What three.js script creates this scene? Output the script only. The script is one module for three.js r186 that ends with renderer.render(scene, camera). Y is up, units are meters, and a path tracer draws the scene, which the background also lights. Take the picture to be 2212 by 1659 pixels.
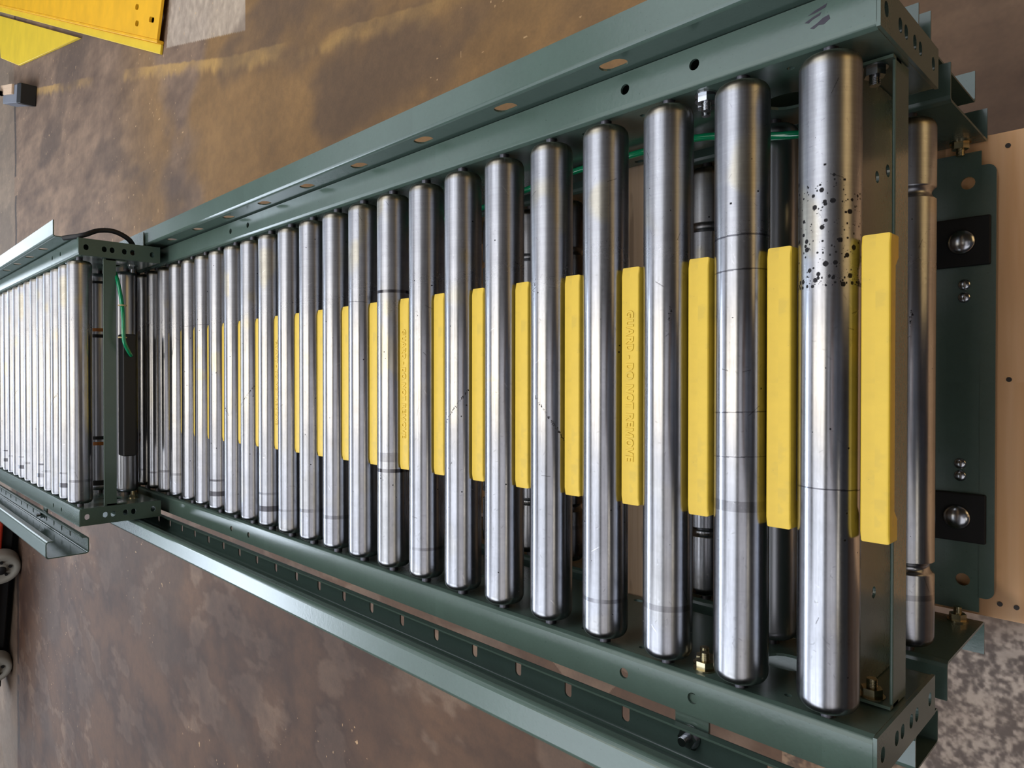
import * as THREE from 'three';
import { mergeGeometries, mergeVertices, toCreasedNormals } from 'three/addons/utils/BufferGeometryUtils.js';
import { RoundedBoxGeometry } from 'three/addons/geometries/RoundedBoxGeometry.js';
import { MarchingCubes } from 'three/addons/objects/MarchingCubes.js';
import { RectAreaLightUniformsLib } from 'three/addons/lights/RectAreaLightUniformsLib.js';
import { FontLoader } from 'three/addons/loaders/FontLoader.js';
import { TextGeometry } from 'three/addons/geometries/TextGeometry.js';

// ---------------------------------------------------------------- camera, sky, lights, exposure
const scene = new THREE.Scene();
const camera = new THREE.PerspectiveCamera(2 * Math.atan(829.5 / 1489.87) * 180 / Math.PI, 4 / 3, 0.05, 60);
{ // the phone is held on its side: the picture's up is the conveyor's right
  const right = new THREE.Vector3(0.0006, -0.70712, 0.7071), up = new THREE.Vector3(0.99997, -0.00518, -0.00604), back = new THREE.Vector3(0.00793, 0.70708, 0.70709);
  camera.quaternion.setFromRotationMatrix(new THREE.Matrix4().makeBasis(right, up, back));
  camera.position.set(0.0037, 0.5843, 0.2163);
}
scene.add(camera);
scene.background = new THREE.Color(0.62, 0.74, 0.95);
scene.backgroundIntensity = 3.0;
const renderer = new THREE.WebGLRenderer({ antialias: true });
renderer.toneMapping = THREE.LinearToneMapping;
renderer.toneMappingExposure = 0.87;
renderer.shadowMap.enabled = true;
RectAreaLightUniformsLib.init();
const FLOOR = -0.6, CEIL = 4.4;
// overhead daylight and lamps: [kind, x0, x1, z0, z1, colour, radiance]
const SKYLIGHTS = [[-2.0, 3.6, -3.3, 0.25, [0.84, 0.90, 1.0], 1.8], [-4.6, -2.1, -4.6, -0.1, [0.82, 0.89, 1.0], 4.2], [3.8, 6.3, -4.6, -0.2, [0.90, 0.93, 1.0], 2.8], [-4.6, 4.4, -8.5, -4.7, [0.80, 0.87, 1.0], 0.6], [-4.6, 0.4, 1.2, 4.8, [0.92, 0.93, 1.0], 0.22], [-5.2, 1.2, -12.2, -8.8, [0.76, 0.86, 1.0], 14.0]];  // right-hand panel and both dim panels are unseen fill, added to brighten
const LAMPS = [[-0.36, 0.46, -3.1, -1.9], [-0.36, 0.46, -1.8, -0.7], [-0.36, 0.46, -0.6, 0.3], [-2.4, -0.3, 5.3, 6.1]];
const LAMP_COLOUR = [1.0, 0.91, 0.76], LAMP_RADIANCE = [4.2, 4.2, 4.2, 4.5];

// ---------------------------------------------------------------- small helpers
const V2 = THREE.Vector2, V3 = THREE.Vector3;
let seedState = 12345;
function rnd() { seedState = (seedState * 1664525 + 1013904223) >>> 0; return seedState / 4294967296; }
function reseed(n) { seedState = (n * 2654435761 + 97) >>> 0; for (let i = 0; i < 4; i++) rnd(); }
const taken = {};
function numbered(n) { const k = taken[n] = (taken[n] ?? -1) + 1; return k ? `${n}_${String(k).padStart(3, '0')}` : n; }
function shade(o) { o.traverse(c => { if (c.isMesh) { c.castShadow = true; c.receiveShadow = true; } }); return o; }
function part(name, geo, mat, parent) { const m = new THREE.Mesh(geo, mat); m.name = name; m.castShadow = m.receiveShadow = true; parent.add(m); return m; }
function thing(name, label, category, pos = [0, 0, 0], group) {
  const g = new THREE.Group(); g.name = numbered(name); g.position.set(...pos); g.userData = { label, category };
  if (group) g.userData.group = group; scene.add(g); return g;
}
function structure(name, geo, mat, label) { const m = part(name, geo, mat, scene); m.userData = { kind: 'structure', label, category: name.split('_')[0] }; return m; }
const strip = g => { g = g.index ? g.toNonIndexed() : g; for (const k of Object.keys(g.attributes)) if (!['position', 'normal', 'uv'].includes(k)) g.deleteAttribute(k); return g; };
const merge = gs => mergeGeometries(gs.map(strip));
function box(x0, x1, y0, y1, z0, z1) { const g = new THREE.BoxGeometry(x1 - x0, y1 - y0, z1 - z0); g.translate((x0 + x1) / 2, (y0 + y1) / 2, (z0 + z1) / 2); return g; }
function rbox(x0, x1, y0, y1, z0, z1, r, s = 2) { const g = new RoundedBoxGeometry(x1 - x0, y1 - y0, z1 - z0, s, r); g.translate((x0 + x1) / 2, (y0 + y1) / 2, (z0 + z1) / 2); return g; }
function metreUV(g, s = 1) { // box mapping in metres
  g = g.index ? g.toNonIndexed() : g; const p = g.attributes.position, n = g.attributes.normal, uv = new Float32Array(p.count * 2);
  for (let i = 0; i < p.count; i++) {
    const ax = Math.abs(n.getX(i)), ay = Math.abs(n.getY(i)), az = Math.abs(n.getZ(i));
    let u, v; if (ay >= ax && ay >= az) { u = p.getX(i); v = p.getZ(i); } else if (ax >= az) { u = p.getZ(i); v = p.getY(i); } else { u = p.getX(i); v = p.getY(i); }
    uv[2 * i] = u * s; uv[2 * i + 1] = v * s;
  }
  g.setAttribute('uv', new THREE.BufferAttribute(uv, 2)); return g;
}
// a flat plate with holes: outline in (a, b), extruded by t
function slotPath(a, b, la, lb) { // rounded slot of full size la x lb
  const p = new THREE.Path(), r = Math.min(la, lb) / 2, N = 8;
  const pts = [];
  for (let q = 0; q < 4; q++) for (let i = 0; i <= N / 2; i++) {
    const t = (q * Math.PI / 2) + (i / (N / 2)) * Math.PI / 2, cx = (q === 0 || q === 3 ? 1 : -1) * (la / 2 - r), cy = (q < 2 ? 1 : -1) * (lb / 2 - r);
    pts.push(new V2(a + cx + r * Math.cos(t), b + cy + r * Math.sin(t)));
  }
  p.setFromPoints(pts); return p;
}
function plate(a0, a1, b0, b1, t, holes = []) {
  const s = new THREE.Shape([new V2(a0, b0), new V2(a1, b0), new V2(a1, b1), new V2(a0, b1)]);
  s.holes = holes.map(h => slotPath(...h));
  return new THREE.ExtrudeGeometry(s, { depth: t, bevelEnabled: false });
}
// plate in the (z, y) plane at x .. x + t
function plateZY(x, t, z0, z1, y0, y1, holes) { const g = plate(z0, z1, y0, y1, t, holes); g.applyMatrix4(new THREE.Matrix4().makeBasis(new V3(0, 0, 1), new V3(0, 1, 0), new V3(-1, 0, 0))); g.translate(x + t, 0, 0); return g; }
// plate in the (x, z) plane at y .. y + t
function plateXZ(y, t, x0, x1, z0, z1, holes) { const g = plate(x0, x1, -z1, -z0, t, holes.map(([x, z, a, b]) => [x, -z, a, b])); g.rotateX(-Math.PI / 2); g.translate(0, y, 0); return g; }
function plateXY(z, t, x0, x1, y0, y1, holes) { const g = plate(x0, x1, y0, y1, t, holes); g.translate(0, 0, z); return g; }
// a bend: quarter tube along z between angles a0 and a1 round (cx, cy)
function bend(cx, cy, ro, ri, a0, a1, z0, z1) {
  const s = new THREE.Shape(), N = 6, pts = [];
  for (let i = 0; i <= N; i++) { const t = a0 + (a1 - a0) * i / N; pts.push(new V2(cx + ro * Math.cos(t), cy + ro * Math.sin(t))); }
  for (let i = N; i >= 0; i--) { const t = a0 + (a1 - a0) * i / N; pts.push(new V2(cx + ri * Math.cos(t), cy + ri * Math.sin(t))); }
  s.setFromPoints(pts); const g = new THREE.ExtrudeGeometry(s, { depth: z1 - z0, bevelEnabled: false }); g.translate(0, 0, z0); return toCreasedNormals(g, 0.7);
}
function mirrorX(g) { // mirror in x and keep the winding
  g = strip(g.clone()); const p = g.attributes.position, n = g.attributes.normal, u = g.attributes.uv;
  const P = p.array, Nn = n.array, U = u.array;
  for (let i = 0; i < p.count; i++) { P[3 * i] *= -1; Nn[3 * i] *= -1; }
  const sw = (A, k, i, j) => { for (let c = 0; c < k; c++) { const t = A[i * k + c]; A[i * k + c] = A[j * k + c]; A[j * k + c] = t; } };
  for (let f = 0; f < p.count; f += 3) { sw(P, 3, f + 1, f + 2); sw(Nn, 3, f + 1, f + 2); sw(U, 2, f + 1, f + 2); }
  return g;
}

// ---------------------------------------------------------------- noise and textures
function h2(x, y, s) { let h = (x * 374761393 + y * 668265263 + s * 1442695041) | 0; h = Math.imul(h ^ (h >>> 13), 1274126177); h ^= h >>> 16; return (h >>> 0) / 4294967296; }
function vn(x, y, s) { const xi = Math.floor(x), yi = Math.floor(y), fx = x - xi, fy = y - yi, u = fx * fx * (3 - 2 * fx), v = fy * fy * (3 - 2 * fy);
  const a = h2(xi, yi, s), b = h2(xi + 1, yi, s), c = h2(xi, yi + 1, s), d = h2(xi + 1, yi + 1, s); return a + (b - a) * u + (c - a) * v + (a - b - c + d) * u * v; }
function fbm(x, y, o, s) { let r = 0, a = 0.5, t = 0; for (let i = 0; i < o; i++) { r += a * vn(x, y, s + i * 17); t += a; a *= 0.5; x *= 2.03; y *= 2.03; } return r / t; }
const sm = (a, b, x) => { const t = Math.min(1, Math.max(0, (x - a) / (b - a))); return t * t * (3 - 2 * t); };
const lin = c => c <= 0.04045 ? c / 12.92 : ((c + 0.055) / 1.055) ** 2.4;
const mixc = (a, b, t) => [a[0] + (b[0] - a[0]) * t, a[1] + (b[1] - a[1]) * t, a[2] + (b[2] - a[2]) * t];
function texture(w, h, fn, srgb, wrap = THREE.RepeatWrapping) {
  const d = new Uint8Array(w * h * 4);
  for (let j = 0; j < h; j++) for (let i = 0; i < w; i++) { const c = fn((i + 0.5) / w, (j + 0.5) / h, i, j), k = 4 * (j * w + i); d[k] = Math.max(0, Math.min(255, c[0])); d[k + 1] = Math.max(0, Math.min(255, c[1])); d[k + 2] = Math.max(0, Math.min(255, c[2])); d[k + 3] = 255; }
  const t = new THREE.DataTexture(d, w, h); t.magFilter = THREE.LinearFilter; t.minFilter = THREE.LinearMipmapLinearFilter; t.generateMipmaps = true; t.wrapS = t.wrapT = wrap; if (srgb) t.colorSpace = THREE.SRGBColorSpace; t.needsUpdate = true; return t;
}
const std = o => new THREE.MeshStandardMaterial(o);
// paint: fine orange-peel relief, faint dust patches
const peel = texture(512, 512, (u, v) => { const n = 255 * (0.6 * fbm(u * 64, v * 64, 2, 3) + 0.4 * fbm(u * 22, v * 22, 2, 9)); return [n, n, n]; });
peel.repeat.set(8, 8);
const paintMap = texture(1024, 1024, (u, v) => { const n = fbm(u * 9, v * 9, 5, 21), f = fbm(u * 160, v * 160, 2, 31), sp = vn(u * 300, v * 300, 77) > 0.975 ? -16 : 0; const k = 0.94 + 0.10 * n + 0.03 * f; return [79 * k + sp, 97 * k + sp, 88 * k + sp]; }, true);
paintMap.repeat.set(2, 2);
const PAINT = std({ map: paintMap, roughness: 0.21, metalness: 0.0, bumpMap: peel, bumpScale: 0.00006 });
const AXLE_STEEL = std({ color: 0x55555a, metalness: 1, roughness: 0.45 });
const ZINC = std({ color: 0xb9bcc0, metalness: 1, roughness: 0.22 });
const ZINC_YELLOW = std({ color: 0xb9ae8c, metalness: 1, roughness: 0.25 });
const BLACK = std({ color: 0x0d0d0d, roughness: 0.55 });
const RUBBER = std({ color: 0x141414, roughness: 0.8 });
const ORANGE_BAND = std({ color: 0x9a5a12, roughness: 0.45 });
const GREEN_TUBE = new THREE.MeshPhysicalMaterial({ color: 0x0f8a5a, roughness: 0.12, clearcoat: 0.6 });
const INK = std({ color: 0x2e2a36, roughness: 0.5 });
const TIE = std({ color: 0xb9a878, roughness: 0.5 });

// rollers: bright steel tube, brushed round the axis, polished in the middle, with marks of use
const RL = 0.531, RR = 0.0239;
function rollerLook(seed, marks) {
  const W = 384, H = 1024;
  reseed(seed);
  const scr = []; for (let i = 0; i < 520; i++) { const L = i < 14 ? 1 : 0.3; scr.push([rnd(), 0.02 + 0.96 * rnd(), (rnd() - 0.5) * 0.14 * L, (rnd() - 0.3) * 0.04 * L, rnd() < 0.5 ? -1 : 1, i < 14 ? 0.4 : 0.14]); }
  const dots = []; for (let i = 0; i < 22; i++) dots.push([rnd(), 0.05 + 0.9 * rnd(), 0.0003 + 0.0006 * rnd()]);
  for (const [cu, cv, du, dv, n] of marks.scuffs || []) for (let i = 0; i < n; i++) { const t = rnd() - 0.5; dots.push([cu + du * t + 0.012 * (rnd() - 0.5), cv + dv * t + 0.006 * (rnd() - 0.5), 0.00025 + 0.0006 * rnd() * rnd()]); }
  if (marks.specks) for (let i = 0; i < 330; i++) { const band = rnd() < 0.25; dots.push([marks.u0 + (rnd() - 0.5) * 0.5, band ? marks.v1 - 0.004 + 0.02 * rnd() * rnd() : marks.v1 + (marks.v0 - marks.v1) * rnd(), 0.00035 + 0.0016 * rnd() ** 4]); }
  const dark = new Float32Array(W * H);
  const put = (i, j, a) => { i = (i % W + W) % W; if (j >= 0 && j < H) dark[j * W + i] = Math.max(dark[j * W + i], a); };
  for (const [u, v, r] of dots) { const ri = r / 0.15 * W, rj = r / RL * H, n = Math.ceil(Math.max(ri, rj)); for (let dj = -n; dj <= n; dj++) for (let di = -n; di <= n; di++) if ((di / ri) ** 2 + (dj / rj) ** 2 <= 1.2) put(Math.round(u * W) + di, Math.round(v * H) + dj, 0.85); }
  const light = new Float32Array(W * H);
  for (const [u, v, du, dv, sg, al] of scr) for (let k = 0; k < 60; k++) { const t = k / 59, i = Math.round((u + du * t) * W), j = Math.round((v + dv * t) * H); if (j >= 0 && j < H) (sg > 0 ? light : dark)[j * W + ((i % W + W) % W)] = sg > 0 ? al : Math.max(al, dark[j * W + ((i % W + W) % W)]); }
  const A = 0.14 + 0.16 * h2(seed, 1, 5), B = 0.66 + 0.16 * h2(seed, 2, 5), wob = (u) => 0.03 * (fbm(u * 6, 1, 3, seed) - 0.5);
  const zone = (u, v) => { const w = wob(u); return (0.6 + 0.4 * sm(A - 0.2 + w, A + 0.2 + w, v)) * (1 - sm(B - 0.17 + 2 * w, B + 0.17 + 2 * w, v)); }; // 1 where polished
  const col = texture(W, H, (u, v, i, j) => {
    const z = zone(u, v), ring = vn(v * 520, u * 3, seed + 5), blotch = fbm(u * 5, v * 26, 4, seed + 8), grain = vn(u * 190, v * 130, seed + 4);
    let k = 0.90 + 0.035 * ring * (1.15 - z) + 0.10 * (blotch - 0.5) + 0.03 * (grain - 0.5);
    k *= 0.96 + 0.10 * (fbm(u * 70, v * 5, 3, seed + 60) - 0.5) * 2 * (0.4 + 0.6 * vn(u * 9, v * 6, seed + 61)); let c = [178 * k, 179 * k, 184 * k];
    const tint = sm(0.60, 0.72, fbm(u * 3, v * 7, 3, seed + 40)) * 0.35 * (v > 0.5 ? 1 : 0.25); c = mixc(c, [206 * k, 190 * k, 146 * k], tint);
    const paintedEndReflection = 0.5 * sm(0.976, 0.988, v + 0.006 * (fbm(u * 14, 3, 3, seed + 2) - 0.5)); c = mixc(c, [182 * k, 160 * k, 104 * k], paintedEndReflection * 0.8);  // warm reflection on the rounded end, painted into the colour
    const grime = sm(0.978, 0.996, v) + (1 - sm(0.006, 0.03, v + 0.01 * fbm(u * 20, v * 60, 2, seed))); c = mixc(c, [70, 66, 60], Math.min(0.75, 0.45 * grime * fbm(u * 30, v * 90, 3, seed + 3) * 1.6));
    if (Math.abs(u - 0.34) < 0.0035) c = mixc(c, [150, 150, 155], 0.5 * (vn(v * 190, 2, seed) > 0.35 ? 1 : 0.2));
    for (const [rv, rw, ra] of marks.rings || []) { const d = Math.abs(v - rv); if (d < rw) c = mixc(c, [38, 36, 40], ra * (0.35 + 0.65 * sm(0.3, 0.6, vn(u * 14, rv * 90, seed + 6)))); }
    for (const [rv, rw] of marks.lines || []) if (Math.abs(v - rv + 0.002 * Math.sin(u * 6.283)) < rw) c = mixc(c, [70, 70, 76], 0.7);
    const dk = dark[j * W + i], lt = light[j * W + i]; c = mixc(c, [26, 25, 27], dk); c = mixc(c, [240, 240, 240], lt);
    return c;
  }, true);
  const rough = texture(W, H, (u, v, i, j) => {
    const z = zone(u, v), n = fbm(u * 60, v * 300, 2, seed + 11), ring = vn(v * 700, u * 2, seed + 12);
    const r = 0.34 - 0.135 * z + 0.03 * (n - 0.5) + 0.015 * (ring - 0.5) + (dark[j * W + i] > 0.5 ? 0.25 : 0); return [0, 255 * r, 0];
  });
  return std({ map: col, roughnessMap: rough, roughness: 1, metalness: 1 });
}
const vOf = X => (X + RL / 2) / RL;
const LOOKS = [
  rollerLook(101, { specks: true, u0: 0.80, v0: vOf(0.165), v1: vOf(0.079), lines: [[vOf(-0.085), 0.0011]] }),
  rollerLook(202, { lines: [[vOf(-0.026), 0.0007], [vOf(-0.065), 0.0006], [vOf(0.098), 0.0012], [vOf(0.128), 0.0014]], rings: [[vOf(-0.108), 0.009, 0.25]] }),
  rollerLook(303, { rings: [[vOf(0.127), 0.0042, 0.95], [vOf(-0.127), 0.0045, 0.8], [vOf(-0.108), 0.012, 0.18]] }),
  rollerLook(404, { rings: [[vOf(-0.215), 0.005, 0.3]], scuffs: [[0.8, 0.62, 0.02, 0.03, 14]] }),
  rollerLook(505, { scuffs: [[0.82, 0.44, 0.22, 0.08, 70], [0.76, 0.30, 0.05, 0.02, 12]] }),
  rollerLook(606, { rings: [[vOf(-0.232), 0.009, 0.6], [vOf(-0.205), 0.004, 0.5]] }),
  rollerLook(707, { scuffs: [[0.86, 0.42, -0.26, 0.10, 90], [0.72, 0.70, 0.03, 0.05, 14]] }),
  rollerLook(808, { lines: [[vOf(0.118), 0.0006]], scuffs: [[0.8, 0.25, 0.06, 0.01, 14]] }),
  rollerLook(909, { rings: [[vOf(-0.225), 0.004, 0.3]] }),
];
const PLAIN_ROLLER = std({ color: 0xa4a6aa, metalness: 1, roughness: 0.3 });

// guards: yellow moulded plastic, faintly soiled
const guardMap = texture(1024, 256, (u, v) => { const n = fbm(u * 30, v * 6, 4, 51), g = sm(0.62, 0.75, fbm(u * 18, v * 5, 4, 61)), sp = vn(u * 260, v * 60, 71) > 0.992 ? 0.55 : 1; const k = (0.97 + 0.05 * n) * sp; return mixc([222 * k, 186 * k, 56 * k], [196, 166, 62], 0.35 * g); }, true);
guardMap.repeat.set(3.4, 8);
const GUARD = std({ map: guardMap, roughness: 0.5 });

// wood
function woodTex(seed, a, b, along) { return texture(512, 512, (u, v) => { const x = along ? u : v, y = along ? v : u, g = fbm(x * 3 + fbm(x * 4, y * 3, 2, seed) * 0.6, y * 46, 4, seed), k = fbm(x * 6, y * 90, 2, seed + 9), s = sm(0.66, 0.78, fbm(x * 5, y * 7, 4, seed + 19)); return mixc(mixc(a, b, g * 0.8 + k * 0.3 - 0.1), [92, 70, 54], 0.3 * s); }, true); }
const plyMap = woodTex(7, [250, 206, 160], [224, 166, 110], true); plyMap.repeat.set(1.6, 1.6);
const PLY = std({ map: plyMap, roughness: 0.75 });
const lumberMap = woodTex(17, [214, 188, 160], [186, 152, 120], true); lumberMap.repeat.set(2, 6);
const LUMBER = std({ map: lumberMap, roughness: 0.8 });

// ---------------------------------------------------------------- the building
// concrete floor: one colour field in world metres, drawn at two resolutions
const inPoly = (P, x, z) => { let r = false; for (let i = 0, j = P.length - 1; i < P.length; j = i++) if ((P[i][1] > z) !== (P[j][1] > z) && x < (P[j][0] - P[i][0]) * (z - P[i][1]) / (P[j][1] - P[i][1]) + P[i][0]) r = !r; return r; };
const segD = (x, z, a, b) => { const dx = b[0] - a[0], dz = b[1] - a[1], t = Math.min(1, Math.max(0, ((x - a[0]) * dx + (z - a[1]) * dz) / (dx * dx + dz * dz))); return Math.hypot(x - a[0] - dx * t, z - a[1] - dz * t); };
const STRIPE = [[2.35, -6.6], [1.70, -3.99], [1.31, -2.58], [1.10, -1.63], [0.97, -0.98], [0.78, -0.1], [0.62, 0.6]];
const PATCH = [[1.60, -3.33], [1.372, -2.45], [2.3, -2.45], [2.3, -3.2]];
function floorColour(x, z) {
  const big = fbm(x * 0.9 + 7, z * 0.9 + 3, 4, 201), mid = fbm(x * 4 + 1, z * 4, 4, 211), fine = fbm(x * 38, z * 38, 3, 221), streak = fbm(x * 14, z * 2.2, 4, 231), grit = vn(x * 240, z * 240, 241);
  const blot = fbm(x * 7 + 3, z * 5 + 8, 5, 207), sc = fbm(x * 26, z * 7, 4, 208);
  let c = mixc([80, 64, 53], [148, 127, 108], Math.min(1, Math.max(0, 0.42 + 0.5 * (big - 0.5) + 0.5 * (mid - 0.5) + 0.45 * (blot - 0.5) + 0.45 * (streak - 0.5) + 0.4 * (sc - 0.5))));
  // ochre film to the right of the conveyor
  const oc = sm(0.42, 0.62, fbm(x * 1.7 + 3, z * 1.3 - 2, 4, 251) + 0.22 * (1 - Math.min(1, Math.abs(x - 1.15) / 0.75)) + 0.16 * (1 - Math.min(1, Math.abs(z + 1.5) / 1.9)) - 0.02) * sm(0.45, 0.75, x) * (1 - sm(2.4, 3.2, x)) * sm(-4.4, -3.2, z);
  c = mixc(c, mixc([110, 84, 44], [140, 108, 58], mid), 0.75 * oc);
  // worn painted stripe: pale ochre with a sharp outer edge
  let d = 9; for (let i = 0; i + 1 < STRIPE.length; i++) d = Math.min(d, segD(x, z, STRIPE[i], STRIPE[i + 1]));
  const worn = sm(0.40, 0.60, fbm(x * 3.3, z * 1.6, 4, 261) + 0.12 * sm(-3.4, -1.4, z));
  let side = 9; for (let i = 0; i + 1 < STRIPE.length; i++) { const a = STRIPE[i], b = STRIPE[i + 1]; if (z >= a[1] && z < b[1]) side = x - (a[0] + (b[0] - a[0]) * (z - a[1]) / (b[1] - a[1])); }
  const e = side + 0.012 * (fbm(x * 20, z * 20, 3, 271) - 0.5); c = mixc(c, [172, 142, 82], 0.72 * worn * (1 - sm(0.0, 0.008, e)) * (1 - sm(0.025, 0.075, -e + 0.05 * (fbm(x * 9, z * 30, 3, 273) - 0.5))));
  // pale scraped patch by the yellow beam
  if (inPoly(PATCH, x, z)) c = mixc(c, mixc([132, 124, 118], [186, 178, 170], fbm(x * 24, z * 40, 4, 281)), 0.9);
  // raw mottled concrete beside the near end of the skid
  const raw = sm(0.44, 0.56, fbm(x * 3 + 5, z * 3, 3, 291) + 0.38 * (1 - Math.min(1, Math.hypot((x + 0.48), (z - 0.06)) / 0.36)) - 0.05) * (x < -0.15 && x > -0.9 && z > -0.3 ? 1 : 0);
  c = mixc(c, mixc([88, 82, 82], [176, 170, 168], sm(0.34, 0.64, 0.6 * fbm(x * 150, z * 150, 3, 301) + 0.4 * fbm(x * 40, z * 40, 3, 303))), 0.9 * raw);
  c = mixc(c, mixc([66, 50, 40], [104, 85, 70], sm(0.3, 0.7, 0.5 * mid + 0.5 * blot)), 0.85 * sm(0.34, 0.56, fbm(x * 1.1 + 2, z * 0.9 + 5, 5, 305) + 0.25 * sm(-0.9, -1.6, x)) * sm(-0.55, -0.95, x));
  { const f = 0.7 * sm(0.36, 0.50, blot + 0.25 * (sc - 0.5)) * (x < -0.55 + 0.5 * (mid - 0.5) ? 1 : 0); c = [c[0] * (1 - 0.34 * f), c[1] * (1 - 0.46 * f), c[2] * (1 - 0.60 * f)]; } // brown dirt, plus darkening put into the colour to offset the left skylight
  // dark tyre dirt and stains
  c = mixc(c, [70, 57, 49], 0.55 * sm(0.56, 0.70, fbm(x * 2.3 - 4, z * 1.2 + 9, 5, 311)));
  if (Math.abs(z + 7.0 + 0.06 * (fbm(x * 5, 1, 3, 321) - 0.5)) < 0.035 && fbm(x * 3, 2, 3, 331) > 0.42) c = mixc(c, [48, 42, 38], 0.8);
  if (z < -7.05) c = mixc(c, [112, 106, 96], 0.45);
  // chips and grit
  if (vn(x * 70, z * 70, 341) > 0.965 && vn(x * 1.1, z * 1.1, 351) > 0.5) c = mixc(c, [198, 172, 136], 0.75);
  const k = 0.98 + 0.14 * fine + 0.07 * (grit - 0.5);
  return [c[0] * k * 0.99, c[1] * k * 0.94, c[2] * k * 0.87];
}
const NX0 = -1.9, NX1 = 1.9, NZ0 = -2.4, NZ1 = 1.0, FX0 = -4.6, FX1 = 4.6, FZ0 = -9.6, FZ1 = -0.4;
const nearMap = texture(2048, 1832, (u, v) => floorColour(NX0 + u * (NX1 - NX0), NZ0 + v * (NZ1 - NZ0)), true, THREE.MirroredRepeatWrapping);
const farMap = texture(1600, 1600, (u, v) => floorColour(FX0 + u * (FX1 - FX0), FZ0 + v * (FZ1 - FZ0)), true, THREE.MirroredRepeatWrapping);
const floorBump = texture(512, 512, (u, v) => { const n = 255 * fbm(u * 40, v * 40, 3, 401); return [n, n, n]; }); floorBump.repeat.set(3, 3);
function floorMesh(shape, x0, x1, z0, z1, map) { // shape in (x, -z)
  const g = new THREE.ShapeGeometry(shape); g.rotateX(-Math.PI / 2); const p = g.attributes.position, uv = g.attributes.uv;
  for (let i = 0; i < p.count; i++) uv.setXY(i, (p.getX(i) - x0) / (x1 - x0), (p.getZ(i) - z0) / (z1 - z0));
  return [g, std({ map, roughness: 0.78, bumpMap: floorBump, bumpScale: 0.0006 })];
}
const RX0 = -9, RX1 = 8, RZ0 = -15, RZ1 = 8;
const rect = (x0, x1, z0, z1, C) => new C([new V2(x0, -z1), new V2(x1, -z1), new V2(x1, -z0), new V2(x0, -z0)]);
const floorGroup = new THREE.Group(); floorGroup.name = 'floor'; floorGroup.userData = { kind: 'structure', label: 'brown stained concrete warehouse floor', category: 'floor' }; scene.add(floorGroup);
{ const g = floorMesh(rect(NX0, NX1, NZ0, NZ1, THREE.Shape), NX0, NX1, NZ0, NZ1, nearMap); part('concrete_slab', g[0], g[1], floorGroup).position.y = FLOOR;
  const s = rect(RX0, RX1, RZ0, RZ1, THREE.Shape); s.holes.push(rect(NX0, NX1, NZ0, NZ1, THREE.Path));
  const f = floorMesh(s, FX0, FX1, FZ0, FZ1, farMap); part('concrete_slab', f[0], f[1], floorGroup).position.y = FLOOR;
  part('foundation', box(RX0 - 0.3, RX1 + 0.3, FLOOR - 0.3, FLOOR - 0.01, RZ0 - 0.3, RZ1 + 0.3), std({ color: 0x6a6259, roughness: 0.9 }), floorGroup); }
const WALL_GREY = std({ color: 0x5c5f63, roughness: 0.85 }), ROOF = std({ color: 0x55585d, roughness: 0.8 });
structure('wall_left', box(RX0 - 0.3, RX0, FLOOR, CEIL, RZ0, RZ1), WALL_GREY, 'grey left wall of the warehouse');
structure('wall_right', box(RX1, RX1 + 0.3, FLOOR, CEIL, RZ0, RZ1), WALL_GREY, 'grey right wall of the warehouse');
structure('wall_back', box(RX0 - 0.3, RX1 + 0.3, FLOOR, CEIL, RZ1, RZ1 + 0.3), WALL_GREY, 'grey wall behind the photographer');
structure('wall_front', metreUV(plateXY(RZ0 - 0.3, 0.3, RX0 - 0.3, RX1 + 0.3, FLOOR, CEIL, []).clone()), WALL_GREY, 'far wall of the warehouse').visible = true;
structure('ceiling', plateXZ(CEIL, 0.25, RX0 - 0.3, RX1 + 0.3, RZ0 - 0.3, RZ1 + 0.3, []), ROOF, 'grey roof deck of the warehouse');
function glow(name, label, category, x0, x1, z0, z1, y, colour, radiance, withBody) {
  const t = thing(name, label, category, [(x0 + x1) / 2, y, (z0 + z1) / 2], category === 'skylight' ? 'roof skylights' : 'overhead lamps');
  const w = x1 - x0, d = z1 - z0, e = new THREE.Color().setRGB(...colour);
  part('frame', merge([box(-w / 2 - 0.05, w / 2 + 0.05, 0.0, withBody, -d / 2 - 0.05, -d / 2), box(-w / 2 - 0.05, w / 2 + 0.05, 0.0, withBody, d / 2, d / 2 + 0.05), box(-w / 2 - 0.05, -w / 2, 0.0, withBody, -d / 2, d / 2), box(w / 2, w / 2 + 0.05, 0.0, withBody, -d / 2, d / 2)]), ROOF, t);
  part('light_panel', box(-w / 2, w / 2, 0.012, 0.02, -d / 2, d / 2), std({ color: 0xe8e8e8, emissive: e, emissiveIntensity: 1.0, roughness: 0.6 }), t);
  const L = new THREE.RectAreaLight(e, radiance, w, d); L.position.set((x0 + x1) / 2, y + 0.004, (z0 + z1) / 2); L.lookAt(L.position.x, -10, L.position.z); scene.add(L);
}
SKYLIGHTS.forEach(([x0, x1, z0, z1, c, r], i) => glow('skylight', ['translucent roof skylight straight above the conveyors', 'translucent roof skylight above and left of the conveyors', 'added unseen fill panel above and right of the conveyors', 'added dim fill panel ahead of the conveyors', 'added dim fill panel behind the photographer', 'translucent roof skylight far down the hall'][i], 'skylight', x0, x1, z0, z1, CEIL - 0.06, c, r, 0.058));
LAMPS.forEach(([x0, x1, z0, z1], i) => glow('ceiling_lamp', ['warm ceiling lamp farthest down the conveyor', 'warm ceiling lamp in the middle of the row', 'warm ceiling lamp nearest the conveyor end', 'warm ceiling lamp far behind the photographer'][i], 'lamp', x0, x1, z0, z1, CEIL - 0.42, LAMP_COLOUR, LAMP_RADIANCE[i], 0.10));

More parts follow.
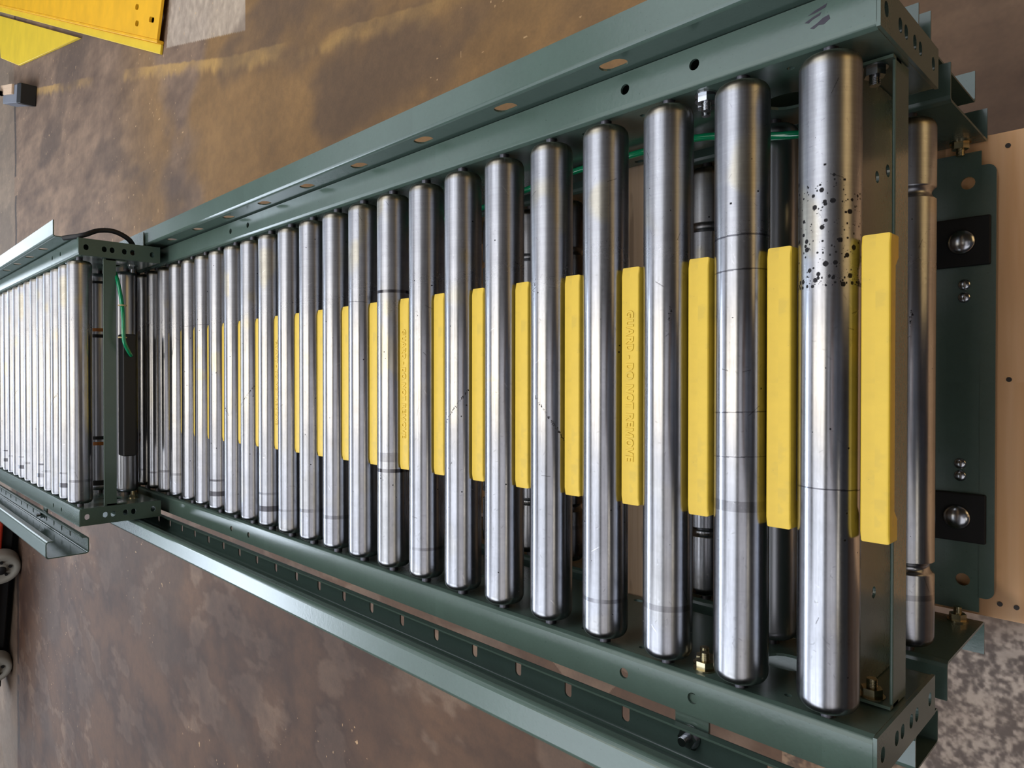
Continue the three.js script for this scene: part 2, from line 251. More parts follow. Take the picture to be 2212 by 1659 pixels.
{ // lit window in the far wall
  const w = 2.2, h = 1.7, win = new THREE.Group(); win.name = 'window_1'; win.position.set(2.5, 2.35, RZ0 + 0.02); win.userData = { kind: 'structure', label: 'bright window high in the far wall', category: 'window' }; scene.add(win);
  part('window_frame', merge([box(-w / 2 - 0.06, w / 2 + 0.06, h / 2, h / 2 + 0.06, 0, 0.06), box(-w / 2 - 0.06, w / 2 + 0.06, -h / 2 - 0.06, -h / 2, 0, 0.06), box(-w / 2 - 0.06, -w / 2, -h / 2, h / 2, 0, 0.06), box(w / 2, w / 2 + 0.06, -h / 2, h / 2, 0, 0.06), box(-0.02, 0.02, -h / 2, h / 2, 0.03, 0.06)]), ROOF, win);
  part('window_pane', box(-w / 2, w / 2, -h / 2, h / 2, 0, 0.01), std({ color: 0xdfe6ee, emissive: new THREE.Color().setRGB(0.8, 0.9, 1), emissiveIntensity: 1, roughness: 0.4 }), win);
  const L = new THREE.RectAreaLight(new THREE.Color().setRGB(0.8, 0.9, 1), 5, w, h); L.position.set(2.5, 2.35, RZ0 + 0.035); L.lookAt(2.5, 2.35, 10); scene.add(L); }
{ // yellowed translucent strip door in the wall behind the photographer, daylight behind it
  const w = 4.8, h = 3.6, cx = 3.35, cy = FLOOR + h / 2 + 0.02, d = new THREE.Group(); d.name = 'door_1'; d.position.set(cx, cy, RZ1); d.userData = { kind: 'structure', label: 'yellowed translucent strip door lit from behind', category: 'door' }; scene.add(d);
  part('door_frame', merge([box(-w / 2 - 0.1, w / 2 + 0.1, h / 2, h / 2 + 0.12, -0.1, 0), box(-w / 2 - 0.1, -w / 2, -h / 2, h / 2, -0.1, 0), box(w / 2, w / 2 + 0.1, -h / 2, h / 2, -0.1, 0)]), ROOF, d);
  const glowing = std({ color: 0xe0c88a, emissive: new THREE.Color().setRGB(1.0, 0.70, 0.33), emissiveIntensity: 0.6, roughness: 0.5 });
  for (let i = 0; i < 16; i++) part('window_strip', box(-w / 2 + i * 0.3 + 0.004, -w / 2 + i * 0.3 + 0.296, -h / 2, h / 2, -0.012 - 0.006 * (i % 2), -0.006 - 0.006 * (i % 2)), glowing, d);
  const L = new THREE.RectAreaLight(new THREE.Color().setRGB(1.0, 0.66, 0.27), 1.05, w, h); L.position.set(cx, cy, RZ1 - 0.03); L.lookAt(cx, cy, -10); scene.add(L); }

// ---------------------------------------------------------------- conveyors
const P = 0.0762, NEAR = 0.0381, WX = 0.2735, FX = 0.3115, TOP = 0.0115, BOT = -0.1535, T = 0.0028, BR = 0.006;
function rollerGeometry(grooves) {
  const h = RL / 2, pts = [[0.0065, -h + 0.003], [0.013, -h + 0.003], [0.0135, -h], [RR - 0.007, -h]];
  for (let i = 1; i <= 5; i++) { const t = i / 5 * Math.PI / 2; pts.push([RR - 0.007 + 0.007 * Math.sin(t), -h + 0.010 - 0.010 * Math.cos(t)]); }
  const body = []; for (const g of grooves) for (let i = 0; i <= 8; i++) { const t = i / 8; body.push([RR - 0.0045 * Math.sin(Math.PI * t) ** 0.8, g + (t - 0.5) * 0.013]); }
  pts.push(...body.sort((a, b) => a[1] - b[1]));
  const right = pts.slice(0, 9).map(([r, x]) => [r, -x]).reverse();
  const g = new THREE.LatheGeometry([...pts, ...right].map(([r, x]) => new V2(r, x)), 40);
  const p = g.attributes.position, uv = g.attributes.uv; for (let i = 0; i < p.count; i++) uv.setY(i, vOf(p.getY(i)));
  g.rotateZ(-Math.PI / 2); return g; // axis along x
}
const ROLLER = rollerGeometry([]), GROOVED = rollerGeometry([-0.1865, 0.1905]);
const AXLE = new THREE.CylinderGeometry(0.0064, 0.0064, 2 * WX + 0.012, 6); AXLE.rotateZ(Math.PI / 2);
const hexNut = (r, h) => { const g = new THREE.CylinderGeometry(r, r, h, 6); return toCreasedNormals(g, 0.3); };
const BOLT = (() => { // points along +x from the web into the conveyor
  const gs = [new THREE.CylinderGeometry(0.0108, 0.0108, 0.0016, 20), hexNut(0.0088, 0.0068), new THREE.CylinderGeometry(0.0040, 0.0040, 0.016, 12)];
  gs[0].translate(0, 0.0008, 0); gs[1].translate(0, 0.005, 0); gs[2].translate(0, 0.008, 0);
  const thr = []; for (let i = 0; i < 5; i++) { const t = new THREE.TorusGeometry(0.0041, 0.0005, 5, 12); t.rotateX(Math.PI / 2); t.translate(0, 0.0095 + i * 0.0014, 0); thr.push(t); }
  const g = merge([...gs, ...thr]); g.rotateZ(-Math.PI / 2); return g;
})();
const BOLT_IN_LEFT = BOLT, BOLT_IN_RIGHT = (() => { const g = BOLT.clone(); g.rotateY(Math.PI); return g; })();
const DOME = (() => { const g = new THREE.SphereGeometry(1, 20, 8, 0, Math.PI * 2, 0, Math.PI / 2); g.scale(1, 0.55, 1); return g; })();

function railGeometry(len, extra) { // right-hand rail; web holes between the rollers
  const zf = NEAR - len, n = Math.round(len / P), web = [], fl = [];
  for (let k = 0; k < n - 1; k++) { const z = -P / 2 - P * k; web.push([z, -0.0125, 0.0065, 0.0065], [z, -0.0675, 0.0095, 0.0095]); if (k % 4 === 3) web.push([z - 0.012, -0.135, 0.014, 0.008]); }
  for (const z of extra.bigHoles || []) web.push([z, -0.082, 0.046, 0.040]);
  for (const z of extra.flangeHoles || []) fl.push([0.2948, z, 0.0105, 0.0105]);
  return metreUV(merge([
    plateZY(WX, T, zf, NEAR, BOT + BR, TOP - BR, web),
    plateXZ(TOP - T, T, WX + BR, FX, zf, NEAR, fl),
    plateXZ(BOT, T, WX + BR, FX, zf, NEAR, []),
    bend(WX + BR, TOP - BR, BR, BR - T, Math.PI / 2, Math.PI, zf, NEAR),
    bend(WX + BR, BOT + BR, BR, BR - T, Math.PI, Math.PI * 1.5, zf, NEAR),
  ]));
}
function endPlateGeometry() {
  const holes = [-0.003, -0.038, -0.0535, -0.078, -0.0945, -0.1355].map(y => [0.2915, y, 0.0125, 0.0098]);
  return metreUV(merge([plateXY(NEAR, 0.003, WX + 0.0005, FX - 0.001, BOT + 0.001, TOP - 0.0005, holes)]));
}
const END_PLATE = endPlateGeometry(), END_PLATE_L = mirrorX(END_PLATE);
// right side channel: tall, opening outwards, oval holes below its top bend
function outerChannel(len, z0) {
  const x0 = 0.3142, x1 = 0.350, y1 = 0.0486, y0 = -0.133, r = 0.005, t = 0.0022, zf = z0 - len, holes = [];
  for (let z = -0.1977; z > zf + 0.03; z -= 0.1524) if (z < z0 - 0.03) holes.push([z, 0.0286, 0.031, 0.0185]);
  return metreUV(merge([
    plateZY(x0, t, zf, z0, y0 + r, y1 - r, holes), plateXZ(y1 - t, t, x0 + r, x1, zf, z0, []), plateXZ(y0, t, x0 + r, x1, zf, z0, []),
    bend(x0 + r, y1 - r, r, r - t, Math.PI / 2, Math.PI, zf, z0), bend(x0 + r, y0 + r, r, r - t, Math.PI, Math.PI * 1.5, zf, z0)]));
}
// left side channel: shallow, lipped, opening inwards, slotted in its lower leg
function lippedChannel(len, z0) {
  const xi = -0.3205, xo = -0.3558, y0 = 0.0088, y1 = 0.0858, r = 0.0058, t = 0.0020, zf = z0 - len, slots = [];
  for (let z = -0.0419; z > zf + 0.03; z -= P) if (z < z0 - 0.02) slots.push([-0.3345, z, 0.019, 0.0097]);
  return metreUV(merge([
    plateXZ(y0, t, xo + r, xi - r, zf, z0, slots), plateXZ(y1 - t, t, xo + r, xi - r, zf, z0, []),
    plateZY(xo, t, zf, z0, y0 + r, y1 - r, []), plateZY(xi - t, t, zf, z0, y0 + r, y0 + 0.0135, []), plateZY(xi - t, t, zf, z0, y1 - 0.0135, y1 - r, []),
    bend(xo + r, y0 + r, r, r - t, Math.PI, 1.5 * Math.PI, zf, z0), bend(xo + r, y1 - r, r, r - t, Math.PI / 2, Math.PI, zf, z0),
    bend(xi - r, y0 + r, r, r - t, 1.5 * Math.PI, 2 * Math.PI, zf, z0), bend(xi - r, y1 - r, r, r - t, 0, Math.PI / 2, zf, z0)]));
}
function crossmemberGeometry(yt = -0.0495, yb = -0.084) { // deep back plate and a front bar on folded feet bolted to the rails
  const w = WX - 0.0012, gs = [plateXY(0.0322, 0.0026, -w, w, yb, yt, [])]; 
  const top = new THREE.CylinderGeometry(0.0015, 0.0015, 2 * w, 8); top.rotateZ(Math.PI / 2); top.translate(0, yt, 0.0335); gs.push(top);
  for (const s of [-1, 1]) gs.push(box(s > 0 ? w - 0.0026 : -w, s > 0 ? w : -w + 0.0026, -0.084, -0.0425, 0.0056, 0.0348));
  return metreUV(merge(gs));
}
const CROSSMEMBER = crossmemberGeometry(), CROSSBAR = crossmemberGeometry(-0.0385, -0.0625);
const BACK_PLATE = metreUV(plateXY(0.0030, 0.0026, -WX + 0.0012, WX - 0.0012, -0.150, -0.034, [[0.188, -0.098, 0.011, 0.011], [-0.1915, -0.094, 0.011, 0.011], [0.2, -0.128, 0.012, 0.012]]));
const BRACKET = metreUV(merge([box(-0.352, -0.292, 0.0056, 0.0086, -0.0175, 0.0175), box(-0.2955, -0.2925, -0.03, 0.0056, -0.0175, 0.0175)]));
const guardGeometry = (() => {
  const a = -0.1235, b = 0.1155, y1 = 0.0101, bev = 0.0022, m = -0.0035, e = -0.0105, s = new THREE.Shape();
  const i = bev; s.setFromPoints([[a + i, e + i], [a + 0.017, e + i], [a + 0.024, m + i], [b - 0.024, m + i], [b - 0.017, e + i], [b - i, e + i], [b - i, y1 - i - 0.0012], [b - i - 0.006, y1 - i], [a + i + 0.006, y1 - i], [a + i, y1 - i - 0.0012]].map(q => new V2(...q)));
  const g = new THREE.ExtrudeGeometry(s, { depth: 0.0216 - 2 * bev, bevelEnabled: true, bevelSize: bev, bevelThickness: bev, bevelSegments: 3 });
  g.translate(0, 0, -0.0108 + bev); return metreUV(toCreasedNormals(g, 0.5));
})();

const font = await new FontLoader().loadAsync('fonts/droid/droid_sans_bold.typeface.json');
const guardText = (() => { // raised moulded lettering, read along -x, letter tops towards +z
  const g = new TextGeometry('GUARD - DO NOT REMOVE', { font, size: 0.0088, depth: 0.0006, curveSegments: 3, bevelEnabled: true, bevelSize: 0.00022, bevelThickness: 0.00022, bevelSegments: 1 });
  g.computeBoundingBox(); const bb = g.boundingBox; g.translate(-(bb.max.x + bb.min.x) / 2, -(bb.max.y + bb.min.y) / 2, 0); g.scale(0.152 / (bb.max.x - bb.min.x), 1, 1);
  g.applyMatrix4(new THREE.Matrix4().makeBasis(new V3(-1, 0, 0), new V3(0, 0, 1), new V3(0, 1, 0))); return g;
})();

function buildConveyor({ name, label, pos, rollers, length, grooved, guards, looks, channelStart, bigHoles, flangeHoles, brackets, ends = true, group }) {
  const c = thing(name, label, 'conveyor', pos, group);
  const rail = railGeometry(length, { bigHoles, flangeHoles }), rails = [];
  for (const s of [1, -1]) {
    const r = part('side_rail', s > 0 ? rail : mirrorX(rail), PAINT, c); rails.push(r);
    if (ends) part('end_plate', s > 0 ? END_PLATE : END_PLATE_L, PAINT, r);
    for (const [y, z] of (ends ? [[-0.055, 0.0165], [-0.0095, -0.1172]] : [[-0.0095, -0.1172]])) { const b = part('bolt', s > 0 ? BOLT_IN_RIGHT : BOLT_IN_LEFT, s > 0 ? ZINC : ZINC_YELLOW, r); b.position.set(s * (WX - 0.0012 - (y < -0.05 ? 0.0026 : 0) + 0.001), y, z); }
    const b2 = part('bolt', s > 0 ? BOLT_IN_RIGHT : BOLT_IN_LEFT, s > 0 ? ZINC : ZINC_YELLOW, r); b2.position.set(s * WX, -0.022, -0.1245);
    const b3 = part('bolt', s > 0 ? BOLT_IN_RIGHT : BOLT_IN_LEFT, s > 0 ? ZINC : ZINC_YELLOW, r); b3.position.set(s * WX, -0.118, -0.04);
  }
  if (guards) part('back_plate', BACK_PLATE, PAINT, c);
  if (ends) part('crossmember', guards ? CROSSMEMBER : CROSSBAR, PAINT, c);
  for (let k = 0; k < rollers; k++) {
    const m = looks ? looks(k) : PLAIN_ROLLER; const r = part('roller', grooved ? GROOVED : ROLLER, m, c); r.position.set(0, 0, -P * k);
    reseed(k * 7 + 3); r.rotation.x = looks && (k === 0 || k === 4 || k === 6) ? 0 : rnd() * 6.283;
    part('axle', AXLE, AXLE_STEEL, r);
  }
  for (const z of [-0.101]) { const r = part('pressure_roller', ROLLER, PLAIN_ROLLER, c); r.position.set(0, -0.122, z); part('axle', AXLE, AXLE_STEEL, r); }
  if (guards) for (let k = 0; k < guards; k++) {
    const g = part('guard', guardGeometry, GUARD, c); g.position.set(0, 0, NEAR - P * k);
    if (k % 5 === 3) { const t = part('lettering', guardText, GUARD, g); t.position.set(-0.0037, 0.0100, 0); t.userData.label = 'raised words GUARD - DO NOT REMOVE'; }
  }
  const oc = part('side_channel', outerChannel(length - 0.04, channelStart[0]), PAINT, c);
  const lc = part('side_channel', lippedChannel(length - 0.04, channelStart[1]), PAINT, c);
  for (const z of brackets) { const b = part('bracket', BRACKET, PAINT, lc); b.position.z = z; const d = part('bolt', BOLT, ZINC, lc); d.rotation.z = Math.PI / 2; d.position.set(-0.3312, 0.0108, z); }
  return c;
}
const pickLook = k => k === 0 ? LOOKS[0] : k === 1 ? LOOKS[1] : k === 8 ? LOOKS[2] : k === 13 || k === 16 ? LOOKS[5] : k === 6 ? LOOKS[4] : k === 4 ? LOOKS[6] : LOOKS[[3, 7, 8, 4, 8, 3, 7, 6, 8][(k * 4 + 1) % 9]];

const upper = buildConveyor({ name: 'roller_conveyor', label: 'green roller conveyor with yellow guards between its rollers, filling the picture', pos: [0, 0, 0], rollers: 40, length: 40 * P, guards: 24, looks: pickLook,
  channelStart: [0.030, 0.034], bigHoles: [-0.069], flangeHoles: [-0.118, -0.196, -1.0668, -1.1448], brackets: [-0.1205, -2.2], group: 'stacked roller conveyors' });
const lower = buildConveyor({ name: 'roller_conveyor', label: 'green conveyor with grooved rollers stacked underneath, on the plywood skid', pos: [0, -0.2032, 0.004], rollers: 24, length: 40 * P, grooved: true, ends: false, looks: k => LOOKS[3 + k % 2],
  channelStart: [0.030, 0.030], bigHoles: [], flangeHoles: [], brackets: [-0.1205, -1.0], group: 'stacked roller conveyors' });
const far = buildConveyor({ name: 'roller_conveyor', label: 'green roller conveyor without guards stacked on top at the far end', pos: [-0.005, 0.1835, -1.528], rollers: 30, length: 30 * P, looks: k => LOOKS[3 + (k * 5) % 3],
  channelStart: [-0.005, 0.105], bigHoles: [-0.069], flangeHoles: [-0.118, -0.196], brackets: [-0.30, -1.2], group: 'stacked roller conveyors' });

// extras on single conveyors
const tube = (pts, r, n = 40, closed = false) => new THREE.TubeGeometry(new THREE.CatmullRomCurve3(pts.map(p => new V3(...p)), closed), n, r, 8, closed);
{ const t = part('air_tube', tube([[0.236, -0.10, 0.0], [0.2446, -0.09, -0.079], [0.2654, -0.09, -0.171], [0.2665, -0.09, -0.252], [0.2668, -0.092, -0.343], [0.259, -0.09, -0.428], [0.25, -0.095, -0.55], [0.255, -0.1, -0.8], [0.25, -0.1, -1.3]], 0.0042, 80), GREEN_TUBE, upper); t.userData.label = 'glossy green air tube'; }
{ // felt-pen scribble on the right rail
  const s = [[[-0.014, 0.3008], [-0.008, 0.3032], [0.0015, 0.3056], [0.0005, 0.3028], [-0.008, 0.3010]], [[-0.0165, 0.2960], [-0.010, 0.2985], [-0.003, 0.3002], [-0.004, 0.2980], [-0.010, 0.2965], [-0.013, 0.2945]], [[-0.012, 0.2900], [-0.006, 0.2925], [-0.002, 0.2950], [0.003, 0.2960], [0.004, 0.2925], [-0.001, 0.2895], [-0.005, 0.2905], [-0.009, 0.2885]]];
  for (const p of s) { const sh = new THREE.Shape(p.map(([z, x]) => new V2(x, -z))); const g = new THREE.ExtrudeGeometry(sh, { depth: 0.00012, bevelEnabled: false }); g.rotateX(-Math.PI / 2); g.translate(0, TOP, 0); part('ink_mark', g, INK, upper); } }
function lipGeo(y) { const s = new THREE.Shape(), z0 = 0.034, z1 = 0.0485, x = 0.246, r = 0.009; s.moveTo(-x, -z0); s.lineTo(x, -z0); s.lineTo(x, -z1 + r); s.absarc(x - r, -z1 + r, r, 0, -Math.PI / 2, true); s.lineTo(-x + r, -z1); s.absarc(-x + r, -z1 + r, r, -Math.PI / 2, -Math.PI, true); s.lineTo(-x, -z0); const g = new THREE.ExtrudeGeometry(s, { depth: 0.003, bevelEnabled: false, curveSegments: 6 }); g.rotateX(-Math.PI / 2); g.translate(0, y + 0.0012, 0); return g; }
{ // lower conveyor: end pan with bolt heads and rubber pads
  const y = -0.1475, pan = part('end_pan', metreUV(merge([plateXZ(y, 0.003, -0.263, 0.263, -0.06, 0.034, [[0.2285, 0.021, 0.0145, 0.0145], [-0.2285, 0.018, 0.0145, 0.0145]]), lipGeo(y)])), PAINT, lower);
  for (const [x, z] of [[0.1606, 0.016], [-0.156, 0.013]]) { part('rubber_pad', rbox(x - 0.028, x + 0.028, y + 0.003, y + 0.009, z - 0.03, z + 0.028, 0.002), RUBBER, pan); const d = part('bolt_head', DOME, ZINC, pan); d.scale.setScalar(0.0145); d.position.set(x, y + 0.009, z); }
  for (const [x, z] of [[0.112, 0.018], [0.0975, 0.018], [-0.0945, 0.015], [-0.1085, 0.015]]) { const d = part('bolt_head', DOME, ZINC, pan); d.scale.setScalar(0.0065); d.position.set(x, y + 0.003, z); }
  for (const s of [1, -1]) { const b = part('bolt', s > 0 ? BOLT_IN_RIGHT : BOLT_IN_LEFT, ZINC_YELLOW, lower); b.position.set(s * WX, -0.132, 0.016); } }
{ // far conveyor: cable loop, green tube with ties, black valve block, banded drive roller
  part('cable', tube([[0.312, 0.03, 0.0], [0.318, 0.0, 0.035], [0.333, -0.03, 0.03], [0.335, -0.06, 0.032], [0.322, -0.09, 0.03], [0.305, -0.105, 0.02]], 0.0055), BLACK, far);
  part('air_tube', tube([[0.262, -0.07, -0.02], [0.232, -0.064, 0.036], [0.178, -0.064, 0.069], [0.137, -0.064, 0.081], [0.09, -0.066, 0.079], [0.07, -0.078, 0.065], [0.06, -0.088, 0.05]], 0.0042), GREEN_TUBE, far);
  for (const x of [0.168, 0.098]) { const t = new THREE.TorusGeometry(0.0075, 0.0016, 6, 16); t.rotateY(Math.PI / 2); part('cable_tie', t, TIE, far).position.set(x, -0.064, 0.074); }
  const vb = part('valve_block', rbox(-0.166, 0.108, -0.100, -0.0735, 0.006, 0.045, 0.003), BLACK, far);
  const dr = part('drive_roller', ROLLER, PLAIN_ROLLER, far); dr.position.set(0, -0.084, -0.182); part('axle', AXLE, AXLE_STEEL, dr);
  for (const [x, m, w] of [[0.243, RUBBER, 0.006], [0.127, ORANGE_BAND, 0.008], [0.112, RUBBER, 0.008], [-0.137, RUBBER, 0.008], [-0.151, ORANGE_BAND, 0.008], [-0.247, RUBBER, 0.012]]) { const b = new THREE.CylinderGeometry(RR + 0.0025, RR + 0.0025, w, 28); b.rotateZ(Math.PI / 2); b.translate(x, 0, 0); part('drive_band', b, m, dr); } }

// lumber between the stacked frames
function lumber(label, x0, x1, y0, y1, z0, z1) { const t = thing('wood_spacer', label, 'lumber', [(x0 + x1) / 2, y0, (z0 + z1) / 2]); part('plank', metreUV(rbox(-(x1 - x0) / 2, (x1 - x0) / 2, 0, y1 - y0, -(z1 - z0) / 2, (z1 - z0) / 2, 0.003)), LUMBER, t); return t; }
lumber('pale lumber spacer lying under the third gap between the rollers', -0.31, 0.31, -0.1915, -0.1537, -0.345, -0.257);
lumber('pale lumber spacer deep under the far conveyor', -0.31, 0.31, -0.1915, -0.1537, -2.05, -1.96);
lumber('thin board between the upper frame and the far conveyor', -0.31, 0.31, 0.0117, 0.0298, -1.80, -1.72);

// ---------------------------------------------------------------- plywood skid under the stack
{ const t = thing('plywood_skid', 'orange brown plywood skid on the floor under the conveyors', 'skid', [0, FLOOR, 0]), y = 0.2415;
  const deck = part('deck', metreUV(rbox(-0.269, 0.282, y - 0.018, y, -3.1, 0.62, 0.002)), PLY, t);
  for (const x of [-0.235, 0.0, 0.245]) part('runner', metreUV(rbox(x - 0.02, x + 0.02, 0.0005, y - 0.018, -3.1, 0.6, 0.003)), LUMBER, t);
  const nail = new THREE.CylinderGeometry(0.0027, 0.0027, 0.0012, 12); const NAIL = std({ color: 0x2a2019, roughness: 0.6 });
  for (const [x, z] of [[0.2655, 0.061], [0.0028, 0.0633], [0.004, 0.081], [-0.2516, 0.0561], [-0.252, 0.0715], [-0.2525, 0.084]]) part('nail', nail, NAIL, deck).position.set(x, y + 0.0005, z); }

// ---------------------------------------------------------------- things on the floor beyond
{ // yellow steel channel lying web up, with holes near its end
  const Y = new THREE.MeshStandardMaterial({ map: texture(512, 512, (u, v) => { const n = fbm(u * 12, v * 12, 4, 601), ch = 1; const k = (0.92 + 0.12 * n) * ch; return [238 * k, 178 * k, 24 * k]; }, true), roughness: 0.5 });
  const Y2 = Y.clone(); Y2.map = texture(256, 256, (u, v) => { const k = 0.94 + 0.1 * fbm(u * 9, v * 9, 4, 621); return [222 * k, 188 * k, 44 * k]; }, true);
  const t = thing('steel_beam', 'yellow painted steel channel lying on the floor, bolt holes at its end', 'beam', [1.64, FLOOR, -3.36]);
  const len = 5.0, w = 0.34, h = 0.034; // local: z back along the beam, x to the right
  const web = metreUV(merge([plateXZ(h - 0.012, 0.012, 0.0, w, -len, 0, [[0.132, -0.375, 0.028, 0.055], [0.054, -0.345, 0.028, 0.055], [0.083, -0.115, 0.026, 0.08]])]));
  t.rotation.y = -0.40;
  part('web', web, Y, t); part('flange', metreUV(rbox(-0.016, 0.0, 0.0, h, -len, 0, 0.004)), Y, t); part('foot_flange', metreUV(rbox(-0.062, -0.016, 0.0, 0.014, -len, 0, 0.004)), Y2, t); part('flange', metreUV(rbox(w, w + 0.016, 0.0, h, -len, 0, 0.004)), Y, t);
  const p = thing('steel_plate', 'flat yellow steel plate with a chipped slanted edge beside the beam', 'plate', [0, FLOOR, 0]);
  const s = new THREE.Shape([[2.175, -4.86], [2.61, -6.76], [2.93, -7.55], [3.36, -7.68]].map(([x, z]) => new V2(x, -z)));
  const g = new THREE.ExtrudeGeometry(s, { depth: 0.012, bevelEnabled: true, bevelSize: 0.004, bevelThickness: 0.003, bevelSegments: 1 }); g.rotateX(-Math.PI / 2); g.translate(0, 0.004, 0); part('sheet', metreUV(g), Y2, p); }
{ const t = thing('wood_block', 'small wood block with a grey side and a dark end on the floor', 'block', [2.27, FLOOR, -6.5]); t.rotation.y = -0.26;
  part('block', rbox(-0.07, 0.07, 0.0, 0.10, -0.42, 0.22, 0.006), std({ color: 0x6b6d74, roughness: 0.7 }), t); part('wood_top', rbox(-0.005, 0.072, 0.1, 0.118, -0.42, 0.06, 0.004), LUMBER, t); part('dark_end', rbox(-0.075, 0.075, -0.0, 0.105, 0.20, 0.34, 0.006), BLACK, t);
  part('cord', tube([[0.0, 0.13, -0.3], [0.05, 0.16, -0.6], [0.1, 0.1, -0.9]], 0.02, 16), BLACK, t); }
{ // wheeled lift at the far left, seen from its side
  const t = thing('mobile_lift', 'red mobile lift with pale solid wheels standing far across the floor', 'lift', [-1.96, FLOOR, -7.3]); t.rotation.y = -0.39;
  const TYRE = std({ color: 0x8c867a, roughness: 0.75 }), RED = std({ color: 0xb0301a, roughness: 0.5 });
  const lathe = (pts) => { const g = new THREE.LatheGeometry(pts.map(p => new V2(...p)), 36); g.rotateX(Math.PI / 2); return g; };
  for (const [x, r] of [[0.52, 0.142], [-0.52, 0.135]]) { const wh = part('wheel', lathe([[0.0, 0.05], [r * 0.3, 0.05], [r * 0.34, 0.03], [r * 0.6, 0.03], [r * 0.66, 0.055], [r * 0.92, 0.055], [r, 0.03], [r, -0.06], [r * 0.9, -0.08], [0, -0.08]]), TYRE, t); wh.position.set(x, r, 0.25);
    const hub = part('hub', lathe([[0.0, 0.07], [r * 0.22, 0.07], [r * 0.26, 0.05], [r * 0.26, 0.0]]), BLACK, wh); for (let i = 0; i < 5; i++) { const b = part('lug_nut', hexNut(0.012, 0.02), BLACK, wh); b.rotation.x = Math.PI / 2; b.position.set(r * 0.46 * Math.cos(i * 1.2566), r * 0.46 * Math.sin(i * 1.2566), 0.038); } }
  part('chassis', rbox(-0.9, 0.9, 0.13, 0.36, -0.4, 0.2, 0.02), RED, t); part('underbody', rbox(-0.85, 0.85, 0.05, 0.13, -0.38, 0.15, 0.01), BLACK, t);
  part('platform', rbox(-0.95, 0.95, 0.95, 1.05, -0.42, 0.32, 0.02), RED, t);
  for (let i = 0; i < 3; i++) for (const s of [1, -1]) { const b = part('scissor_arm', rbox(-0.82, 0.82, -0.03, 0.03, -0.02, 0.02, 0.008), BLACK, t); b.position.set(0, 0.46 + i * 0.19, -0.1 + s * 0.16); b.rotation.z = s * 0.11; } }

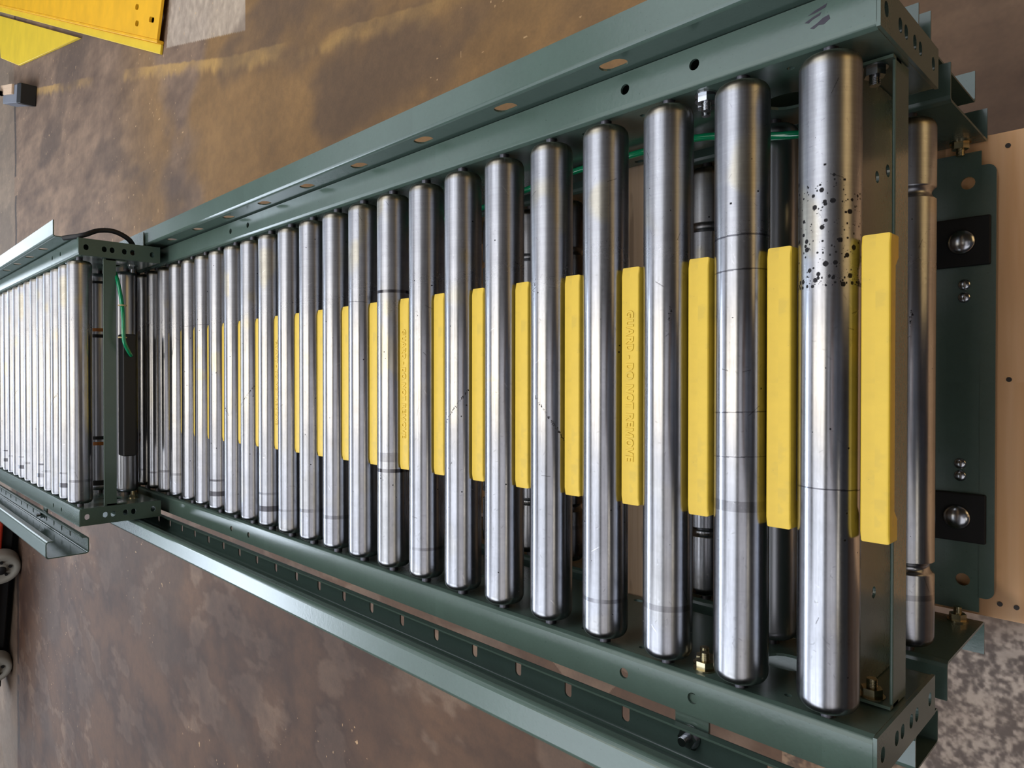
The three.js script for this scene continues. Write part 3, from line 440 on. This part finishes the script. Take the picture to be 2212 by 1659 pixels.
// ---------------------------------------------------------------- the photographer, mirrored in the rollers
{ const t = thing('person', 'person in a grey jacket and trousers holding up a phone', 'person', [-0.02, FLOOR, 0.74]);
  const cap = (p, a, b, ra, rb) => { const dx = b[0] - a[0], dy = b[1] - a[1], dz = b[2] - a[2], q = Math.min(1, Math.max(0, ((p[0] - a[0]) * dx + (p[1] - a[1]) * dy + (p[2] - a[2]) * dz) / (dx * dx + dy * dy + dz * dz))); return Math.hypot(p[0] - a[0] - dx * q, p[1] - a[1] - dy * q, p[2] - a[2] - dz * q) - (ra + (rb - ra) * q); };
  const smin = (a, b, k) => { const h = Math.max(k - Math.abs(a - b), 0) / k; return Math.min(a, b) - h * h * k / 4; };
  function march(bones, c, half, res, k) { // y up, feet at 0
    const mc = new MarchingCubes(res, new THREE.MeshStandardMaterial(), false, false, 200000); mc.isolation = 0;
    for (let z = 0; z < res; z++) for (let y = 0; y < res; y++) for (let x = 0; x < res; x++) { const p = [c[0] + half * (2 * x / res - 1), c[1] + half * (2 * y / res - 1), c[2] + half * (2 * z / res - 1)]; let d = 9; for (const b of bones) d = smin(d, cap(p, ...b), k); mc.field[x + y * res + z * res * res] = -d; }
    mc.update(); const g = new THREE.BufferGeometry(), n = mc.count; g.setAttribute('position', new THREE.BufferAttribute(mc.positionArray.slice(0, n * 3), 3)); g.setAttribute('normal', new THREE.BufferAttribute(mc.normalArray.slice(0, n * 3), 3)); g.setAttribute('uv', new THREE.BufferAttribute(new Float32Array(n * 2), 2));
    g.scale(half, half, half); g.translate(...c); g.computeVertexNormals(); return g; }
  const jacket = [], legs = [];
  for (const s of [-1, 1]) { legs.push([[s * 0.09, 0.90, 0], [s * 0.10, 0.48, -0.01], 0.095, 0.062], [[s * 0.10, 0.48, -0.01], [s * 0.11, 0.09, 0.03], 0.062, 0.043]);
    jacket.push([[s * 0.17, 1.40, 0.0], [s * 0.24, 1.16, -0.06], 0.062, 0.05], [[s * 0.24, 1.16, -0.06], [s * 0.115, 1.17, -0.36], 0.05, 0.038], [[0, 1.36, 0.01], [s * 0.13, 1.39, 0.01], 0.10, 0.085]); }
  jacket.push([[0, 0.93, 0.0], [0, 1.15, 0.0], 0.155, 0.15], [[0, 1.15, 0.0], [0, 1.34, 0.01], 0.15, 0.15], [[-0.06, 0.95, 0], [0.06, 0.95, 0], 0.13, 0.13]);
  const DARK = std({ color: 0x7b7f88, roughness: 0.85 }), TROUSER = std({ color: 0x44464e, roughness: 0.9 }), SKIN = std({ color: 0xb98a6c, roughness: 0.6 }), HAIR = std({ color: 0x2a211b, roughness: 0.8 });
  const body = part('body', march([[[0, 1.38, 0.01], [0, 1.52, -0.03], 0.06, 0.052], [[0, 1.60, -0.055], [0, 1.66, -0.045], 0.088, 0.092], [[0, 1.55, -0.085], [0, 1.58, -0.075], 0.058, 0.066], [[0, 1.595, -0.15], [0, 1.62, -0.145], 0.014, 0.008], [[-0.085, 1.60, -0.04], [0.085, 1.60, -0.04], 0.016, 0.016]], [0, 1.58, -0.03], 0.24, 70, 0.03), SKIN, t);
  part('jacket', march(jacket, [0, 1.14, -0.08], 0.5, 90, 0.06), DARK, body); part('trousers', march([...legs, [[-0.06, 0.92, 0], [0.06, 0.92, 0], 0.115, 0.115]], [0, 0.52, 0], 0.56, 90, 0.05), TROUSER, body);
  part('hair', march([[[0, 1.67, -0.03], [0, 1.69, -0.01], 0.098, 0.09], [[0, 1.62, 0.02], [0, 1.66, 0.02], 0.07, 0.08]], [0, 1.64, 0], 0.16, 44, 0.03), HAIR, body);
  for (const s of [-1, 1]) { part('eye', new THREE.SphereGeometry(0.011, 12, 8), BLACK, body).position.set(s * 0.033, 1.607, -0.137); part('shoe', rbox(s * 0.11 - 0.045, s * 0.11 + 0.045, 0.0, 0.09, -0.17, 0.09, 0.03, 3), BLACK, body);
    const hb = [[[s * 0.115, 1.17, -0.36], [s * 0.094, 1.175, -0.43], 0.03, 0.033]]; for (let f = 0; f < 4; f++) { const y = 1.20 - f * 0.019, L = [0.9, 1, 0.95, 0.8][f]; hb.push([[s * 0.092, y, -0.44], [s * 0.088, y + 0.002, -0.44 - 0.035 * L], 0.0092, 0.0085], [[s * 0.088, y + 0.002, -0.44 - 0.035 * L], [s * 0.066, y + 0.002, -0.445 - 0.04 * L], 0.0085, 0.0075]); }
    hb.push([[s * 0.10, 1.195, -0.41], [s * 0.078, 1.215, -0.44], 0.011, 0.0095], [[s * 0.078, 1.215, -0.44], [s * 0.06, 1.215, -0.463], 0.0095, 0.008]);
    part('hand', march(hb, [s * 0.09, 1.18, -0.43], 0.09, 56, 0.008), SKIN, body); }
  const ph = thing('phone', 'black phone held sideways in both hands', 'phone', [-0.02, FLOOR + 1.188, 0.74 - 0.478]); const pb = part('case', new RoundedBoxGeometry(0.15, 0.072, 0.009, 3, 0.004), BLACK, ph); pb.rotation.x = 0.785; pb.rotation.x = -0.785; }

renderer.render(scene, camera);
